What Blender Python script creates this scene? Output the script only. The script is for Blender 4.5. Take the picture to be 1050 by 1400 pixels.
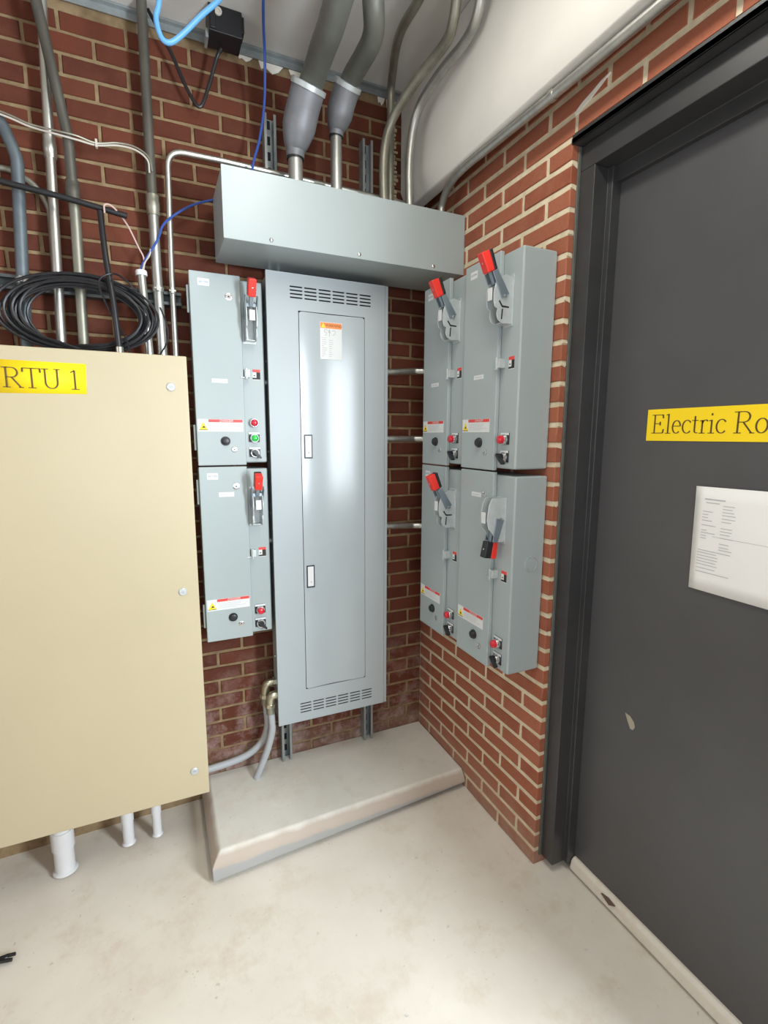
import bpy, bmesh, math, random
from mathutils import Vector, Matrix
random.seed(7)
for o in list(bpy.data.objects): bpy.data.objects.remove(o)
S = bpy.context.scene
COL = S.collection
R = math.radians

# ------------------------------------------------------------------ camera
cam_d = bpy.data.cameras.new('camera'); cam = bpy.data.objects.new('camera', cam_d); COL.objects.link(cam)
cam_d.sensor_fit = 'VERTICAL'; cam_d.sensor_height = 36.0; cam_d.sensor_width = 27.0
cam_d.lens = 17.57; cam_d.clip_start = 0.02
YAW, PITCH, ROLL = 0.422606, -0.151278, -0.00391
fw = Vector((math.sin(YAW)*math.cos(PITCH), math.cos(YAW)*math.cos(PITCH), math.sin(PITCH)))
r0 = Vector((math.cos(YAW), -math.sin(YAW), 0)); d0 = fw.cross(r0)
rr = math.cos(ROLL)*r0 + math.sin(ROLL)*d0; dd = -math.sin(ROLL)*r0 + math.cos(ROLL)*d0
cam.matrix_world = Matrix(((rr.x, -dd.x, -fw.x, -1.05655), (rr.y, -dd.y, -fw.y, -1.93516), (rr.z, -dd.z, -fw.z, 1.41187), (0, 0, 0, 1)))
S.camera = cam

# ------------------------------------------------------------------ world, lights, exposure
W = bpy.data.worlds.new('world'); S.world = W; W.use_nodes = True
W.node_tree.nodes['Background'].inputs[0].default_value = (0.75, 0.86, 1.0, 1)
W.node_tree.nodes['Background'].inputs[1].default_value = 1.0
S.view_settings.view_transform = 'Standard'; S.view_settings.look = 'None'
S.view_settings.exposure = 0.12; S.view_settings.gamma = 1.0; S.view_settings.use_curve_mapping = False

def area(name, loc, rot, sx, sy, power, col, spread=180):
    l = bpy.data.lights.new(name, 'AREA'); l.shape = 'RECTANGLE'; l.size = sx; l.size_y = sy
    l.energy = power; l.color = col; l.spread = R(spread)
    o = bpy.data.objects.new(name, l); o.location = loc; o.rotation_euler = rot; COL.objects.link(o); return o
# daylight through the glazed exterior door behind the camera to the right, the windows of the rear and left walls, and a ceiling lamp
area('daylight_glazed_door', (0.36, -2.735, 1.52), (R(90), 0, 0), 0.46, 1.16, 105, (0.84, 0.93, 1.0))
area('daylight_left', (-2.345, -1.05, 1.55), (0, R(-90), 0), 1.1, 1.3, 4.5, (1.0, 0.97, 0.91))
area('daylight_rear', (-1.05, -2.735, 1.45), (R(90), 0, 0), 1.1, 1.1, 13, (0.86, 0.94, 1.0))
area('lamp_ceiling', (-.60, -1.40, 2.66), (0, 0, 0), 0.16, 1.2, 12.5, (1.0, 0.97, 0.87))

# ------------------------------------------------------------------ helpers
def N(nt, t, **kw):
    n = nt.nodes.new(t)
    for k, v in kw.items(): setattr(n, k, v)
    return n
MATS = {}
def mat(name, col, rough=0.5, metal=0.0, var=0.06, scale=6.0, bump=0.0, bscale=60.0, col2=None, spec=0.5, stretch=None, coat=0.0):
    """Plain procedural material: base colour broken up by noise, optional fine bump."""
    m = bpy.data.materials.new(name); m.use_nodes = True; nt = m.node_tree; L = nt.links
    b = nt.nodes['Principled BSDF']
    b.inputs['Roughness'].default_value = rough; b.inputs['Metallic'].default_value = metal
    b.inputs['Specular IOR Level'].default_value = spec; b.inputs['Coat Weight'].default_value = coat
    tc = N(nt, 'ShaderNodeTexCoord'); src = tc.outputs['Object']
    if stretch:
        mp = N(nt, 'ShaderNodeMapping'); mp.inputs['Scale'].default_value = stretch
        L.new(src, mp.inputs['Vector']); src = mp.outputs['Vector']
    no = N(nt, 'ShaderNodeTexNoise'); no.inputs['Scale'].default_value = scale; no.inputs['Detail'].default_value = 6
    no.inputs['Roughness'].default_value = 0.6
    L.new(src, no.inputs['Vector'])
    rp = N(nt, 'ShaderNodeValToRGB'); rp.color_ramp.elements[0].position = 0.3; rp.color_ramp.elements[1].position = 0.7
    c2 = col2 or tuple(min(1, c*(1+var)) for c in col); c1 = col if col2 else tuple(c*(1-var) for c in col)
    rp.color_ramp.elements[0].color = (*c1, 1); rp.color_ramp.elements[1].color = (*c2, 1)
    L.new(no.outputs['Fac'], rp.inputs['Fac']); L.new(rp.outputs['Color'], b.inputs['Base Color'])
    if bump:
        n2 = N(nt, 'ShaderNodeTexNoise'); n2.inputs['Scale'].default_value = bscale; n2.inputs['Detail'].default_value = 4
        L.new(src, n2.inputs['Vector'])
        bp = N(nt, 'ShaderNodeBump'); bp.inputs['Strength'].default_value = bump; bp.inputs['Distance'].default_value = 0.002
        L.new(n2.outputs['Fac'], bp.inputs['Height']); L.new(bp.outputs['Normal'], b.inputs['Normal'])
    MATS[name] = m; return m

def mix(nt, fac, a, b, blend='MIX'):
    n = N(nt, 'ShaderNodeMix', data_type='RGBA', blend_type=blend)
    for s, v in ((n.inputs[0], fac), (n.inputs[6], a), (n.inputs[7], b)):
        if isinstance(v, bpy.types.NodeSocket): nt.links.new(v, s)
        elif isinstance(v, (int, float)): s.default_value = v
        else: s.default_value = (*v, 1)
    return n.outputs[2]
def math_n(nt, op, a, b=None, clamp=False):
    n = N(nt, 'ShaderNodeMath', operation=op); n.use_clamp = clamp
    for s, v in ((n.inputs[0], a), (n.inputs[1], b)):
        if v is None: continue
        if isinstance(v, bpy.types.NodeSocket): nt.links.new(v, s)
        else: s.default_value = v
    return n.outputs[0]
def ramp(nt, fac, p0, p1):
    n = N(nt, 'ShaderNodeMapRange'); n.inputs[1].default_value = p0; n.inputs[2].default_value = p1; n.clamp = True
    nt.links.new(fac, n.inputs[0]); return n.outputs[0]
def noise(nt, vec, scale, detail=5, rough=0.6):
    n = N(nt, 'ShaderNodeTexNoise'); n.inputs['Scale'].default_value = scale; n.inputs['Detail'].default_value = detail
    n.inputs['Roughness'].default_value = rough; nt.links.new(vec, n.inputs['Vector']); return n.outputs['Fac']
def bumpn(nt, h, strength, dist=0.002):
    bp = N(nt, 'ShaderNodeBump'); bp.inputs['Strength'].default_value = strength; bp.inputs['Distance'].default_value = dist
    nt.links.new(h, bp.inputs['Height']); return bp.outputs['Normal']

def brick_material(name, c1, c2, c3):
    m = bpy.data.materials.new(name); m.use_nodes = True; nt = m.node_tree; b = nt.nodes['Principled BSDF']
    geo = N(nt, 'ShaderNodeNewGeometry'); oi = N(nt, 'ShaderNodeObjectInfo'); pos = geo.outputs['Position']
    rnd = math_n(nt, 'FRACT', math_n(nt, 'ADD', oi.outputs['Random'], geo.outputs['Random Per Island']))
    base = mix(nt, rnd, c1, c2)
    n1 = noise(nt, pos, 14, 6); base = mix(nt, ramp(nt, n1, 0.35, 0.7), base, c3)
    n2 = noise(nt, pos, 160, 3, 0.7); base = mix(nt, math_n(nt, 'MULTIPLY', ramp(nt, n2, 0.58, 0.72), 0.5), base, (0.09, 0.022, 0.014))
    # white lime stains low on the back wall beside the pad, a few spatters
    sep = N(nt, 'ShaderNodeSeparateXYZ'); nt.links.new(pos, sep.inputs[0])
    low = math_n(nt, 'MULTIPLY', ramp(nt, sep.outputs[2], 0.62, 0.12), ramp(nt, sep.outputs[1], -0.12, -0.05))
    n3 = noise(nt, pos, 9, 8, 0.75); st = math_n(nt, 'MULTIPLY', ramp(nt, n3, 0.46, 0.72), low)
    base = mix(nt, math_n(nt, 'MULTIPLY', st, 0.75), base, (0.55, 0.45, 0.42))
    # dusty courses next to the floor
    n4 = noise(nt, pos, 20, 5); dust = math_n(nt, 'MULTIPLY', ramp(nt, sep.outputs[2], 0.20, 0.03), math_n(nt, 'MULTIPLY', n4, 0.75))
    base = mix(nt, dust, base, (0.48, 0.36, 0.28))
    nt.links.new(base, b.inputs['Base Color']); b.inputs['Roughness'].default_value = 0.82
    b.inputs['Specular IOR Level'].default_value = 0.3
    h = math_n(nt, 'ADD', noise(nt, pos, 220, 4, 0.7), math_n(nt, 'MULTIPLY', noise(nt, pos, 40, 3), 0.8))
    nt.links.new(bumpn(nt, h, 0.35), b.inputs['Normal']); return m
def mortar_material(name, c1, c2):
    m = bpy.data.materials.new(name); m.use_nodes = True; nt = m.node_tree; b = nt.nodes['Principled BSDF']
    geo = N(nt, 'ShaderNodeNewGeometry'); pos = geo.outputs['Position']
    base = mix(nt, ramp(nt, noise(nt, pos, 25, 6), .3, .7), c1, c2)
    nt.links.new(base, b.inputs['Base Color']); b.inputs['Roughness'].default_value = 0.9
    nt.links.new(bumpn(nt, noise(nt, pos, 180, 4, 0.7), 0.5), b.inputs['Normal']); return m
def concrete(name, c1, c2, stain, rough=0.55, crack=True):
    m = bpy.data.materials.new(name); m.use_nodes = True; nt = m.node_tree; b = nt.nodes['Principled BSDF']
    geo = N(nt, 'ShaderNodeNewGeometry'); pos = geo.outputs['Position']
    base = mix(nt, ramp(nt, noise(nt, pos, 2.6, 6, 0.65), 0.3, 0.7), c1, c2)
    base = mix(nt, math_n(nt, 'MULTIPLY', ramp(nt, noise(nt, pos, 7, 8, 0.75), 0.52, 0.72), 0.65), base, stain)
    base = mix(nt, math_n(nt, 'MULTIPLY', ramp(nt, noise(nt, pos, 55, 3, 0.6), 0.68, 0.74), 0.35), base, (0.22, 0.18, 0.15))
    nt.links.new(base, b.inputs['Base Color'])
    nt.links.new(math_n(nt, 'ADD', math_n(nt, 'MULTIPLY', noise(nt, pos, 5, 4), 0.25), rough-0.12), b.inputs['Roughness'])
    nt.links.new(bumpn(nt, noise(nt, pos, 90, 5, 0.65), 0.12), b.inputs['Normal']); return m

M_BRICK = brick_material('brick_shaded', (0.080, 0.019, 0.010), (0.150, 0.038, 0.019), (0.120, 0.037, 0.019)); M_BRICK2 = brick_material('brick_lit', (0.27, 0.078, 0.040), (0.39, 0.130, 0.070), (0.35, 0.125, 0.072))  # one brick in two tones: back wall's dimness, right wall's light put into colour
M_MORTAR = mortar_material('mortar_shaded', (0.18, 0.118, 0.058), (0.32, 0.225, 0.122)); M_MORTAR2 = mortar_material('mortar_lit', (0.58, 0.49, 0.33), (0.78, 0.68, 0.49))  # same mortar, darkened for the shaded back wall, brightened for the lit right wall
M_FLOOR = concrete('floor_concrete', (0.66, 0.60, 0.51), (0.76, 0.71, 0.62), (0.58, 0.47, 0.36), 0.5)
M_PAD = concrete('pad_concrete', (0.60, 0.58, 0.51), (0.74, 0.71, 0.63), (0.62, 0.52, 0.43), 0.7)
def pad_sides():
    # grey cement wash along the foot of the pad, pinkish dust on its worn rim
    nt = M_PAD.node_tree; b = nt.nodes['Principled BSDF']; src = b.inputs['Base Color'].links[0].from_socket
    geo = N(nt, 'ShaderNodeNewGeometry'); sep = N(nt, 'ShaderNodeSeparateXYZ'); nt.links.new(geo.outputs['Position'], sep.inputs[0])
    wob = math_n(nt, 'ADD', sep.outputs[2], math_n(nt, 'MULTIPLY', math_n(nt, 'SUBTRACT', noise(nt, geo.outputs['Position'], 12, 5), .5), .022))
    c = mix(nt, math_n(nt, 'MULTIPLY', ramp(nt, wob, .0745, .062), .75), src, (.40, .31, .245))
    c = mix(nt, math_n(nt, 'MULTIPLY', ramp(nt, wob, .040, .030), .85), c, (.33, .335, .33))
    nt.links.new(c, b.inputs['Base Color'])
pad_sides()
mat('ceiling_paint', (0.62, 0.60, 0.56), 0.85, var=0.04, bump=0.15, bscale=120)
mat('beam_paint', (0.74, 0.72, 0.67), 0.8, var=0.04, bump=0.1)
mat('plain_wall', (0.30, 0.20, 0.15), 0.85)
GREY = (0.365, 0.415, 0.415)
mat('grey_enamel', GREY, 0.33, var=0.015, bump=0.03, bscale=400, spec=0.5)
mat('panel_enamel', (0.40, 0.445, 0.46), 0.36, var=0.015, bump=0.03, bscale=400, spec=0.5)
mat('leaf_enamel', (0.40, 0.445, 0.46), 0.22, var=0.015, bump=0.03, bscale=400, spec=0.6)
mat('tan_enamel', (0.475, 0.405, 0.265), 0.4, var=0.03, scale=2)
mat('dark_gap', (0.010, 0.011, 0.012), 0.7)
mat('galvanised', (0.50, 0.50, 0.47), 0.42, 0.9, var=0.18, scale=25, stretch=(1, 1, 0.3))
mat('emt_bright', (0.62, 0.62, 0.57), 0.36, 0.95, var=0.12, scale=30, stretch=(1, 1, 0.25))
mat('conduit_aged', (0.30, 0.29, 0.235), 0.45, 0.7, var=0.3, scale=14, stretch=(1, 1, 0.4))
mat('conduit_dark', (0.105, 0.098, 0.080), 0.55, 0.4, var=0.35, scale=10, stretch=(1, 1, 0.4))
mat('conduit_blue', (0.125, 0.15, 0.165), 0.5, 0.4, var=0.2, scale=14)
mat('fitting_cast', (0.22, 0.225, 0.24), 0.5, 0.35, var=0.2, scale=12)
mat('brass_fitting', (0.55, 0.52, 0.40), 0.3, 0.9, var=0.15, scale=30)
mat('conduit_large', (0.165, 0.17, 0.145), 0.5, 0.4, var=0.18, scale=9)
mat('zinc', (0.55, 0.59, 0.59), 0.38, 0.4, var=0.08, scale=40)
mat('chrome', (0.62, 0.62, 0.62), 0.25, 1.0, var=0.05)
mat('strut_steel', (0.33, 0.36, 0.36), 0.42, 0.5, var=0.2, scale=18)
mat('grip_red', (0.78, 0.035, 0.022), 0.4, var=0.04)
mat('black_plastic', (0.014, 0.015, 0.017), 0.38, var=0.1)
mat('black_cable', (0.012, 0.012, 0.014), 0.42, var=0.2, scale=40)
mat('button_red', (0.60, 0.012, 0.03), 0.25, var=0.05, coat=0.4)
mat('button_green', (0.02, 0.52, 0.06), 0.2, var=0.05, coat=0.4)
mat('label_white', (0.70, 0.71, 0.70), 0.4, var=0.01)
mat('label_red', (0.70, 0.06, 0.05), 0.45, var=0.03)
mat('label_orange', (0.85, 0.26, 0.06), 0.45, var=0.03)
mat('label_yellow', (0.90, 0.66, 0.02), 0.45, var=0.02)
mat('sign_yellow', (0.93, 0.66, 0.004), 0.65, var=0.02)
mat('ink_black', (0.02, 0.018, 0.015), 0.6, var=0.05)
mat('ink_brown', (0.10, 0.055, 0.012), 0.6, var=0.05)
mat('ink_blue', (0.02, 0.10, 0.28), 0.6, var=0.05)
mat('ink_grey', (0.42, 0.42, 0.43), 0.6, var=0.1)
mat('ink_pale', (0.48, 0.49, 0.50), 0.6, var=0.05)
mat('pvc_grey', (0.42, 0.44, 0.46), 0.45, var=0.05)
mat('pvc_white', (0.66, 0.66, 0.66), 0.45, var=0.06)
mat('wire_blue', (0.03, 0.08, 0.33), 0.4)
mat('wire_lightblue', (0.13, 0.38, 0.70), 0.35)
mat('wire_white', (0.52, 0.48, 0.42), 0.5)
mat('wire_pink', (0.55, 0.38, 0.34), 0.5)
mat('paper', (0.84, 0.83, 0.80), 0.6, var=0.01)
mat('door_paint', (0.072, 0.071, 0.074), 0.36, var=0.10, scale=3, bump=0.05, bscale=200)
mat('frame_paint', (0.042, 0.042, 0.043), 0.36, var=0.15, scale=8)
mat('caulk', (0.10, 0.105, 0.09), 0.7, var=0.2, scale=30)
mat('mortar_smear', (0.80, 0.76, 0.68), 0.9, var=0.06, bump=0.4)
mat('bare_patch', (0.36, 0.33, 0.25), 0.6)
mat('dirt', (0.13, 0.085, 0.06), 0.9)
mat('lever_steel', (0.26, 0.31, 0.35), 0.35, 0.6, var=.1)
mat('rail_dark', (0.09, 0.10, 0.10), 0.5, 0.4, var=.2, scale=18)
mat('glass', (0.8, 0.9, 0.95), 0.05)
mat('window_frame', (0.55, 0.55, 0.55), 0.4)

def ortho(d):
    d = d.normalized(); a = Vector((0, 0, 1)) if abs(d.z) < 0.9 else Vector((1, 0, 0))
    u = d.cross(a).normalized(); return u, d.cross(u)
def catmull(pts, n=8):
    P = [Vector(p) for p in pts]; P = [2*P[0]-P[1]] + P + [2*P[-1]-P[-2]]; out = []
    for i in range(1, len(P)-2):
        for k in range(n):
            t = k/n; a, b, c, d = P[i-1:i+3]
            out.append(0.5*((2*b)+(c-a)*t+(2*a-5*b+4*c-d)*t*t+(3*b-a-3*c+d)*t**3))
    out.append(P[-2]); return out
def fillet(pts, rad, n=7):
    P = [Vector(p) for p in pts]; out = [P[0]]
    for i in range(1, len(P)-1):
        a, b, c = P[i-1], P[i], P[i+1]; u = (a-b); v = (c-b); lu, lv = u.length, v.length; u.normalize(); v.normalize()
        ang = u.angle(v)
        if ang > math.pi-0.02: out.append(b); continue
        d = min(rad/math.tan(ang/2), 0.49*lu, 0.49*lv); p0 = b+u*d; p1 = b+v*d
        for k in range(n+1):
            t = k/n; out.append((1-t)**2*p0+2*t*(1-t)*b+t*t*p1)
    out.append(P[-1]); return out

class MB:
    def __init__(s): s.v = []; s.f = []
    def add(s, vs, fs):
        o = len(s.v); s.v += [tuple(v) for v in vs]; s.f += [tuple(i+o for i in f) for f in fs]; return s
    def box(s, x0, x1, y0, y1, z0, z1):
        x0, x1 = sorted((x0, x1)); y0, y1 = sorted((y0, y1)); z0, z1 = sorted((z0, z1))
        return s.add([(x0,y0,z0),(x1,y0,z0),(x1,y1,z0),(x0,y1,z0),(x0,y0,z1),(x1,y0,z1),(x1,y1,z1),(x0,y1,z1)],
                     [(0,3,2,1),(4,5,6,7),(0,1,5,4),(1,2,6,5),(2,3,7,6),(3,0,4,7)])
    def prism(s, pts, axis, a0, a1):
        """polygon extruded along axis; pts in the two other coordinates, in xyz order"""
        n = len(pts)
        def P(p, a): q = list(p); q.insert(axis, a); return q
        s.add([P(p, a0) for p in pts]+[P(p, a1) for p in pts],
              [tuple(range(n))[::-1], tuple(range(n, 2*n))]+[(i, (i+1) % n, n+(i+1) % n, n+i) for i in range(n)]); s.fix = True; return s
    def tube(s, pts, r, n=12, cap=True):
        P = [Vector(p) for p in pts]; m = len(P); rs = r if isinstance(r, (list, tuple)) else [r]*m
        t = [(P[min(i+1, m-1)]-P[max(i-1, 0)]).normalized() for i in range(m)]
        u, w = ortho(t[0]); vs = []
        for i in range(m):
            u = (u-t[i]*u.dot(t[i])).normalized(); w = t[i].cross(u)
            for k in range(n):
                a = 2*math.pi*k/n; vs.append(P[i]+(u*math.cos(a)+w*math.sin(a))*rs[i])
        fs = [(i*n+k, i*n+(k+1) % n, (i+1)*n+(k+1) % n, (i+1)*n+k) for i in range(m-1) for k in range(n)]
        if cap: fs += [tuple(range(n))[::-1], tuple(range((m-1)*n, m*n))]
        return s.add(vs, fs)
    def lathe(s, prof, o, d, n=20):
        """prof: list of (distance along d, radius)"""
        o = Vector(o); d = Vector(d).normalized(); u, w = ortho(d); vs = []
        for (a, r) in prof:
            for k in range(n):
                t = 2*math.pi*k/n; vs.append(o+d*a+(u*math.cos(t)+w*math.sin(t))*max(r, 1e-5))
        m = len(prof)
        fs = [(i*n+k, i*n+(k+1) % n, (i+1)*n+(k+1) % n, (i+1)*n+k) for i in range(m-1) for k in range(n)]
        fs += [tuple(range(n))[::-1], tuple(range((m-1)*n, m*n))]
        return s.add(vs, fs)
    def plate(s, x0, x1, z0, z1, yf, yb, holes=()):
        """sheet in the xz plane, front yf, back yb, with rectangular holes (x0,x1,z0,z1)"""
        xs = sorted({x0, x1, *[h[0] for h in holes], *[h[1] for h in holes]}); zs = sorted({z0, z1, *[h[2] for h in holes], *[h[3] for h in holes]})
        nx, nz = len(xs), len(zs)
        solid = lambda i, j: 0 <= i < nx-1 and 0 <= j < nz-1 and not any(h[0]-1e-6 < (xs[i]+xs[i+1])/2 < h[1]+1e-6 and h[2]-1e-6 < (zs[j]+zs[j+1])/2 < h[3]+1e-6 for h in holes)
        vs = [(x, yf, z) for z in zs for x in xs]+[(x, yb, z) for z in zs for x in xs]; K = nx*nz; I = lambda i, j: j*nx+i
        fs = []
        for i in range(nx-1):
            for j in range(nz-1):
                if not solid(i, j): continue
                a, b, c, d = I(i, j), I(i+1, j), I(i+1, j+1), I(i, j+1)
                fs += [(a, b, c, d), (a+K, d+K, c+K, b+K)]
                if not solid(i, j-1): fs.append((a, a+K, b+K, b))
                if not solid(i, j+1): fs.append((d, c, c+K, d+K))
                if not solid(i-1, j): fs.append((a, d, d+K, a+K))
                if not solid(i+1, j): fs.append((b, b+K, c+K, c))
        return s.add(vs, fs)
    def build(s, name, material, parent=None, bevel=0, seg=2, ang=35, weld=True):
        me = bpy.data.meshes.new(name); me.from_pydata(s.v, [], s.f)
        bm = bmesh.new(); bm.from_mesh(me); bmesh.ops.recalc_face_normals(bm, faces=bm.faces)
        used = [v for v in bm.verts if not v.link_faces]; bmesh.ops.delete(bm, geom=used, context='VERTS')
        bm.to_mesh(me); bm.free()
        me.polygons.foreach_set('use_smooth', [True]*len(me.polygons)); me.set_sharp_from_angle(angle=R(ang))
        me.materials.append(MATS[material] if isinstance(material, str) else material)
        o = bpy.data.objects.new(name, me); COL.objects.link(o)
        if parent: o.parent = parent
        if bevel:
            b = o.modifiers.new('bevel', 'BEVEL'); b.width = bevel; b.segments = seg; b.limit_method = 'ANGLE'; b.angle_limit = R(40); b.harden_normals = True
        return o
def tag(o, label, cat, group=None):
    o['label'] = label; o['category'] = cat
    if group: o['group'] = group
    return o
def struct(o, label=None):
    o['kind'] = 'structure'
    if label: o['label'] = label
    return o
def empty(name, loc, rz=0):
    o = bpy.data.objects.new(name, None); o.location = loc; o.rotation_euler = (0, 0, rz); o.empty_display_size = 0.05; COL.objects.link(o); return o

# lettering -----------------------------------------------------------------
def arc(cx, cy, rx, ry, a0, a1, n=14):
    return [(cx+rx*math.cos(R(a0+(a1-a0)*k/n)), cy+ry*math.sin(R(a0+(a1-a0)*k/n))) for k in range(n+1)]
def serif(x, y, w=0.3): return [(x-w/2, y), (x+w/2, y)]
GL = {
 'R': (0.80, [[(.15,0),(.15,.985)], serif(.15,0), serif(.1,.985,.24), [(.15,.985),(.36,.985)]+arc(.38,.745,.22,.24,90,-90)+[(.15,.505)], [(.36,.5),(.70,.0)], serif(.72,0,.2)]),
 'T': (0.74, [[(.36,0),(.36,.985)], serif(.36,0,.32), [(0,.985),(.72,.985)], [(.01,.985),(0,.78)], [(.71,.985),(.72,.78)]]),
 'U': (0.84, [[(.17,.985),(.17,.34)]+arc(.42,.3,.25,.3,180,360)+[(.67,.985)], serif(.17,.985), serif(.67,.985,.26)]),
 '1': (0.50, [[(.26,0),(.26,.985)], serif(.26,0,.34), [(.26,.97),(.09,.86)]]),
 'E': (0.70, [[(.15,0),(.15,.985)], [(0,.985),(.58,.985)], [(.15,.52),(.44,.52)], [(0,.012),(.60,.012)], [(.57,.985),(.59,.80)], [(.59,.012),(.63,.22)], [(.44,.62),(.44,.42)]]),
 'l': (0.32, [[(.16,0),(.16,1.02)], serif(.16,0,.28), [(.16,1.0),(.04,.96)]]),
 'e': (0.50, [[(.08,.37),(.44,.37)], arc(.26,.33,.19,.33,8,315,22)]),
 'c': (0.48, [arc(.27,.33,.21,.33,38,320,20)]),
 't': (0.34, [[(.15,.86),(.15,.14)]+arc(.25,.12,.10,.11,180,300,6), [(.01,.64),(.31,.64)]]),
 'r': (0.40, [[(.15,0),(.15,.65)], serif(.15,0,.28), [(.15,.63),(.03,.6)], arc(.30,.46,.15,.19,170,70,8)+[(.38,.58)]]),
 'i': (0.32, [[(.16,0),(.16,.65)], serif(.16,0,.28), [(.16,.63),(.04,.6)], [(.16,.86),(.16,.97)]]),
 'o': (0.54, [arc(.27,.33,.21,.33,0,360,24)]),
 'm': (0.86, [[(.15,0),(.15,.65)], serif(.15,0,.24), [(.15,.63),(.03,.6)], arc(.28,.46,.13,.18,160,0,8)+[(.41,0)], serif(.41,0,.22), arc(.54,.46,.13,.18,160,0,8)+[(.67,0)], serif(.68,0,.24)]),
 ' ': (0.30, []),
}
def letters(text, x, z, h, y, material, parent, sx=1.0, thick=0.105, thin=0.04):
    """flat serif lettering in the xz plane at depth y (front side towards -y)"""
    for ch in text:
        wdt, strokes = GL[ch]; mb = MB()
        for st in strokes:
            pts = [Vector((p[0]*sx, p[1])) for p in st]; m = len(pts); vs = []
            for i in range(m):
                t = (pts[min(i+1, m-1)]-pts[max(i-1, 0)]).normalized(); nrm = Vector((-t.y, t.x))
                w = (thin+(thick-thin)*abs(t.y)**1.5)/2; q = pts[i]
                for sg in (1, -1): vs.append((x+(q.x+nrm.x*w*sg)*h, y, z+(q.y+nrm.y*w*sg)*h))
            mb.add(vs, [(2*i, 2*i+1, 2*i+3, 2*i+2) for i in range(m-1)])
        if strokes: mb.build('letter', material, parent)
        x += wdt*sx*h
    return x
def font_mesh(name, text, size, material, parent, loc, rot=(R(90), 0, 0), shear=0.0, sx=1.0):
    c = bpy.data.curves.new(name, 'FONT'); c.body = text; c.size = size; c.align_x = 'CENTER'; c.align_y = 'CENTER'; c.shear = shear; c.resolution_u = 3
    t = bpy.data.objects.new('tmp', c); COL.objects.link(t)
    bpy.context.view_layer.update()
    me = bpy.data.meshes.new_from_object(t.evaluated_get(bpy.context.evaluated_depsgraph_get()))
    bpy.data.objects.remove(t); me.name = name; me.materials.clear(); me.materials.append(MATS[material])
    o = bpy.data.objects.new(name, me); COL.objects.link(o); o.parent = parent; o.location = loc; o.rotation_euler = rot; o.scale = (sx, 1, 1); return o

# ------------------------------------------------------------------ the setting
ZC = 2.71; H = 0.0578; XL = -2.35; YR = -2.75; XR = 1.25
fz = lambda x: 0.03+0.04*x
mb = MB(); mb.add([(XL-.1, YR-.1, fz(XL-.1)), (XR+.1, YR-.1, fz(.4)), (XR+.1, .1, fz(.4)), (XL-.1, .1, fz(XL-.1)),
                   (XL-.1, YR-.1, -.3), (XR+.1, YR-.1, -.3), (XR+.1, .1, -.3), (XL-.1, .1, -.3)],
                  [(0,1,2,3),(4,7,6,5),(0,4,5,1),(1,5,6,2),(2,6,7,3),(3,7,4,0)])
struct(mb.build('floor', M_FLOOR), 'pale dusty concrete floor')
struct(MB().box(XL-.1, XR+.1, YR-.1, .1, ZC, ZC+.12).build('ceiling', 'ceiling_paint'), 'off-white painted ceiling')
beam = MB(); beam.prism([(-.122, 2.36), (-.095, 2.30), (-.048, 2.30), (-.048, ZC), (-.122, ZC)], 1, YR, -.001)
struct(beam.build('ceiling_beam', 'beam_paint', bevel=.006), 'white plastered beam along the right wall under the ceiling')
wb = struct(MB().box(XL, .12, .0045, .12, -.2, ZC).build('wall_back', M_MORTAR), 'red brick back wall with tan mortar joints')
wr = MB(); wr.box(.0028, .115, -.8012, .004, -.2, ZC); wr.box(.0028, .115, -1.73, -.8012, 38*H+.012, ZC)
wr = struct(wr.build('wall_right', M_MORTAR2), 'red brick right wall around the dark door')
# beyond the frame: plain painted walls with the windows and the rear doorway that let the daylight in
w2 = MB(); w2.box(0, .30, -1.80, -1.73, -.2, ZC); w2.box(.30, XR, -1.80, -1.70, -.2, ZC); w2.box(XR, XR+.1, YR-.1, -1.70, -.2, ZC)
struct(w2.build('wall_right_end', 'plain_wall'), 'painted return of the right wall past the door')
w3 = MB(); w3.box(XL-.12, XL, YR, -1.72, -.2, ZC); w3.box(XL-.12, XL, -.38, .1, -.2, ZC); w3.box(XL-.12, XL, -1.72, -.38, -.2, .98); w3.box(XL-.12, XL, -1.72, -.38, 2.12, ZC)
struct(w3.build('wall_left', 'plain_wall'), 'painted left wall')
w4 = MB(); w4.box(XL-.1, -1.63, YR-.12, YR, -.2, ZC); w4.box(-.47, .10, YR-.12, YR, -.2, ZC); w4.box(-1.63, -.47, YR-.12, YR, -.2, .87); w4.box(-1.63, -.47, YR-.12, YR, 2.03, ZC); w4.box(.66, XR+.1, YR-.12, YR, -.2, ZC); w4.box(.10, .66, YR-.12, YR, 2.12, ZC); w4.box(.10, .66, YR-.12, YR, -.2, .88)
struct(w4.build('wall_rear', 'plain_wall'), 'painted rear wall with the glazed opening')
def window(name, x, y0, y1, z0, z1):
    e = struct(empty(name, (x, (y0+y1)/2, z0))); e['label'] = 'window with a plain metal frame'
    dy = (y1-y0)/2; h = z1-z0; m = MB()
    m.box(-.02, .02, -dy, -dy+.03, 0, h); m.box(-.02, .02, dy-.03, dy, 0, h); m.box(-.02, .02, -dy+.03, dy-.03, 0, .03); m.box(-.02, .02, -dy+.03, dy-.03, h-.03, h)
    m.build('window_frame', 'window_frame', e)
window('window_1', XL-.02, -1.72, -.38, .98, 2.12)

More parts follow.
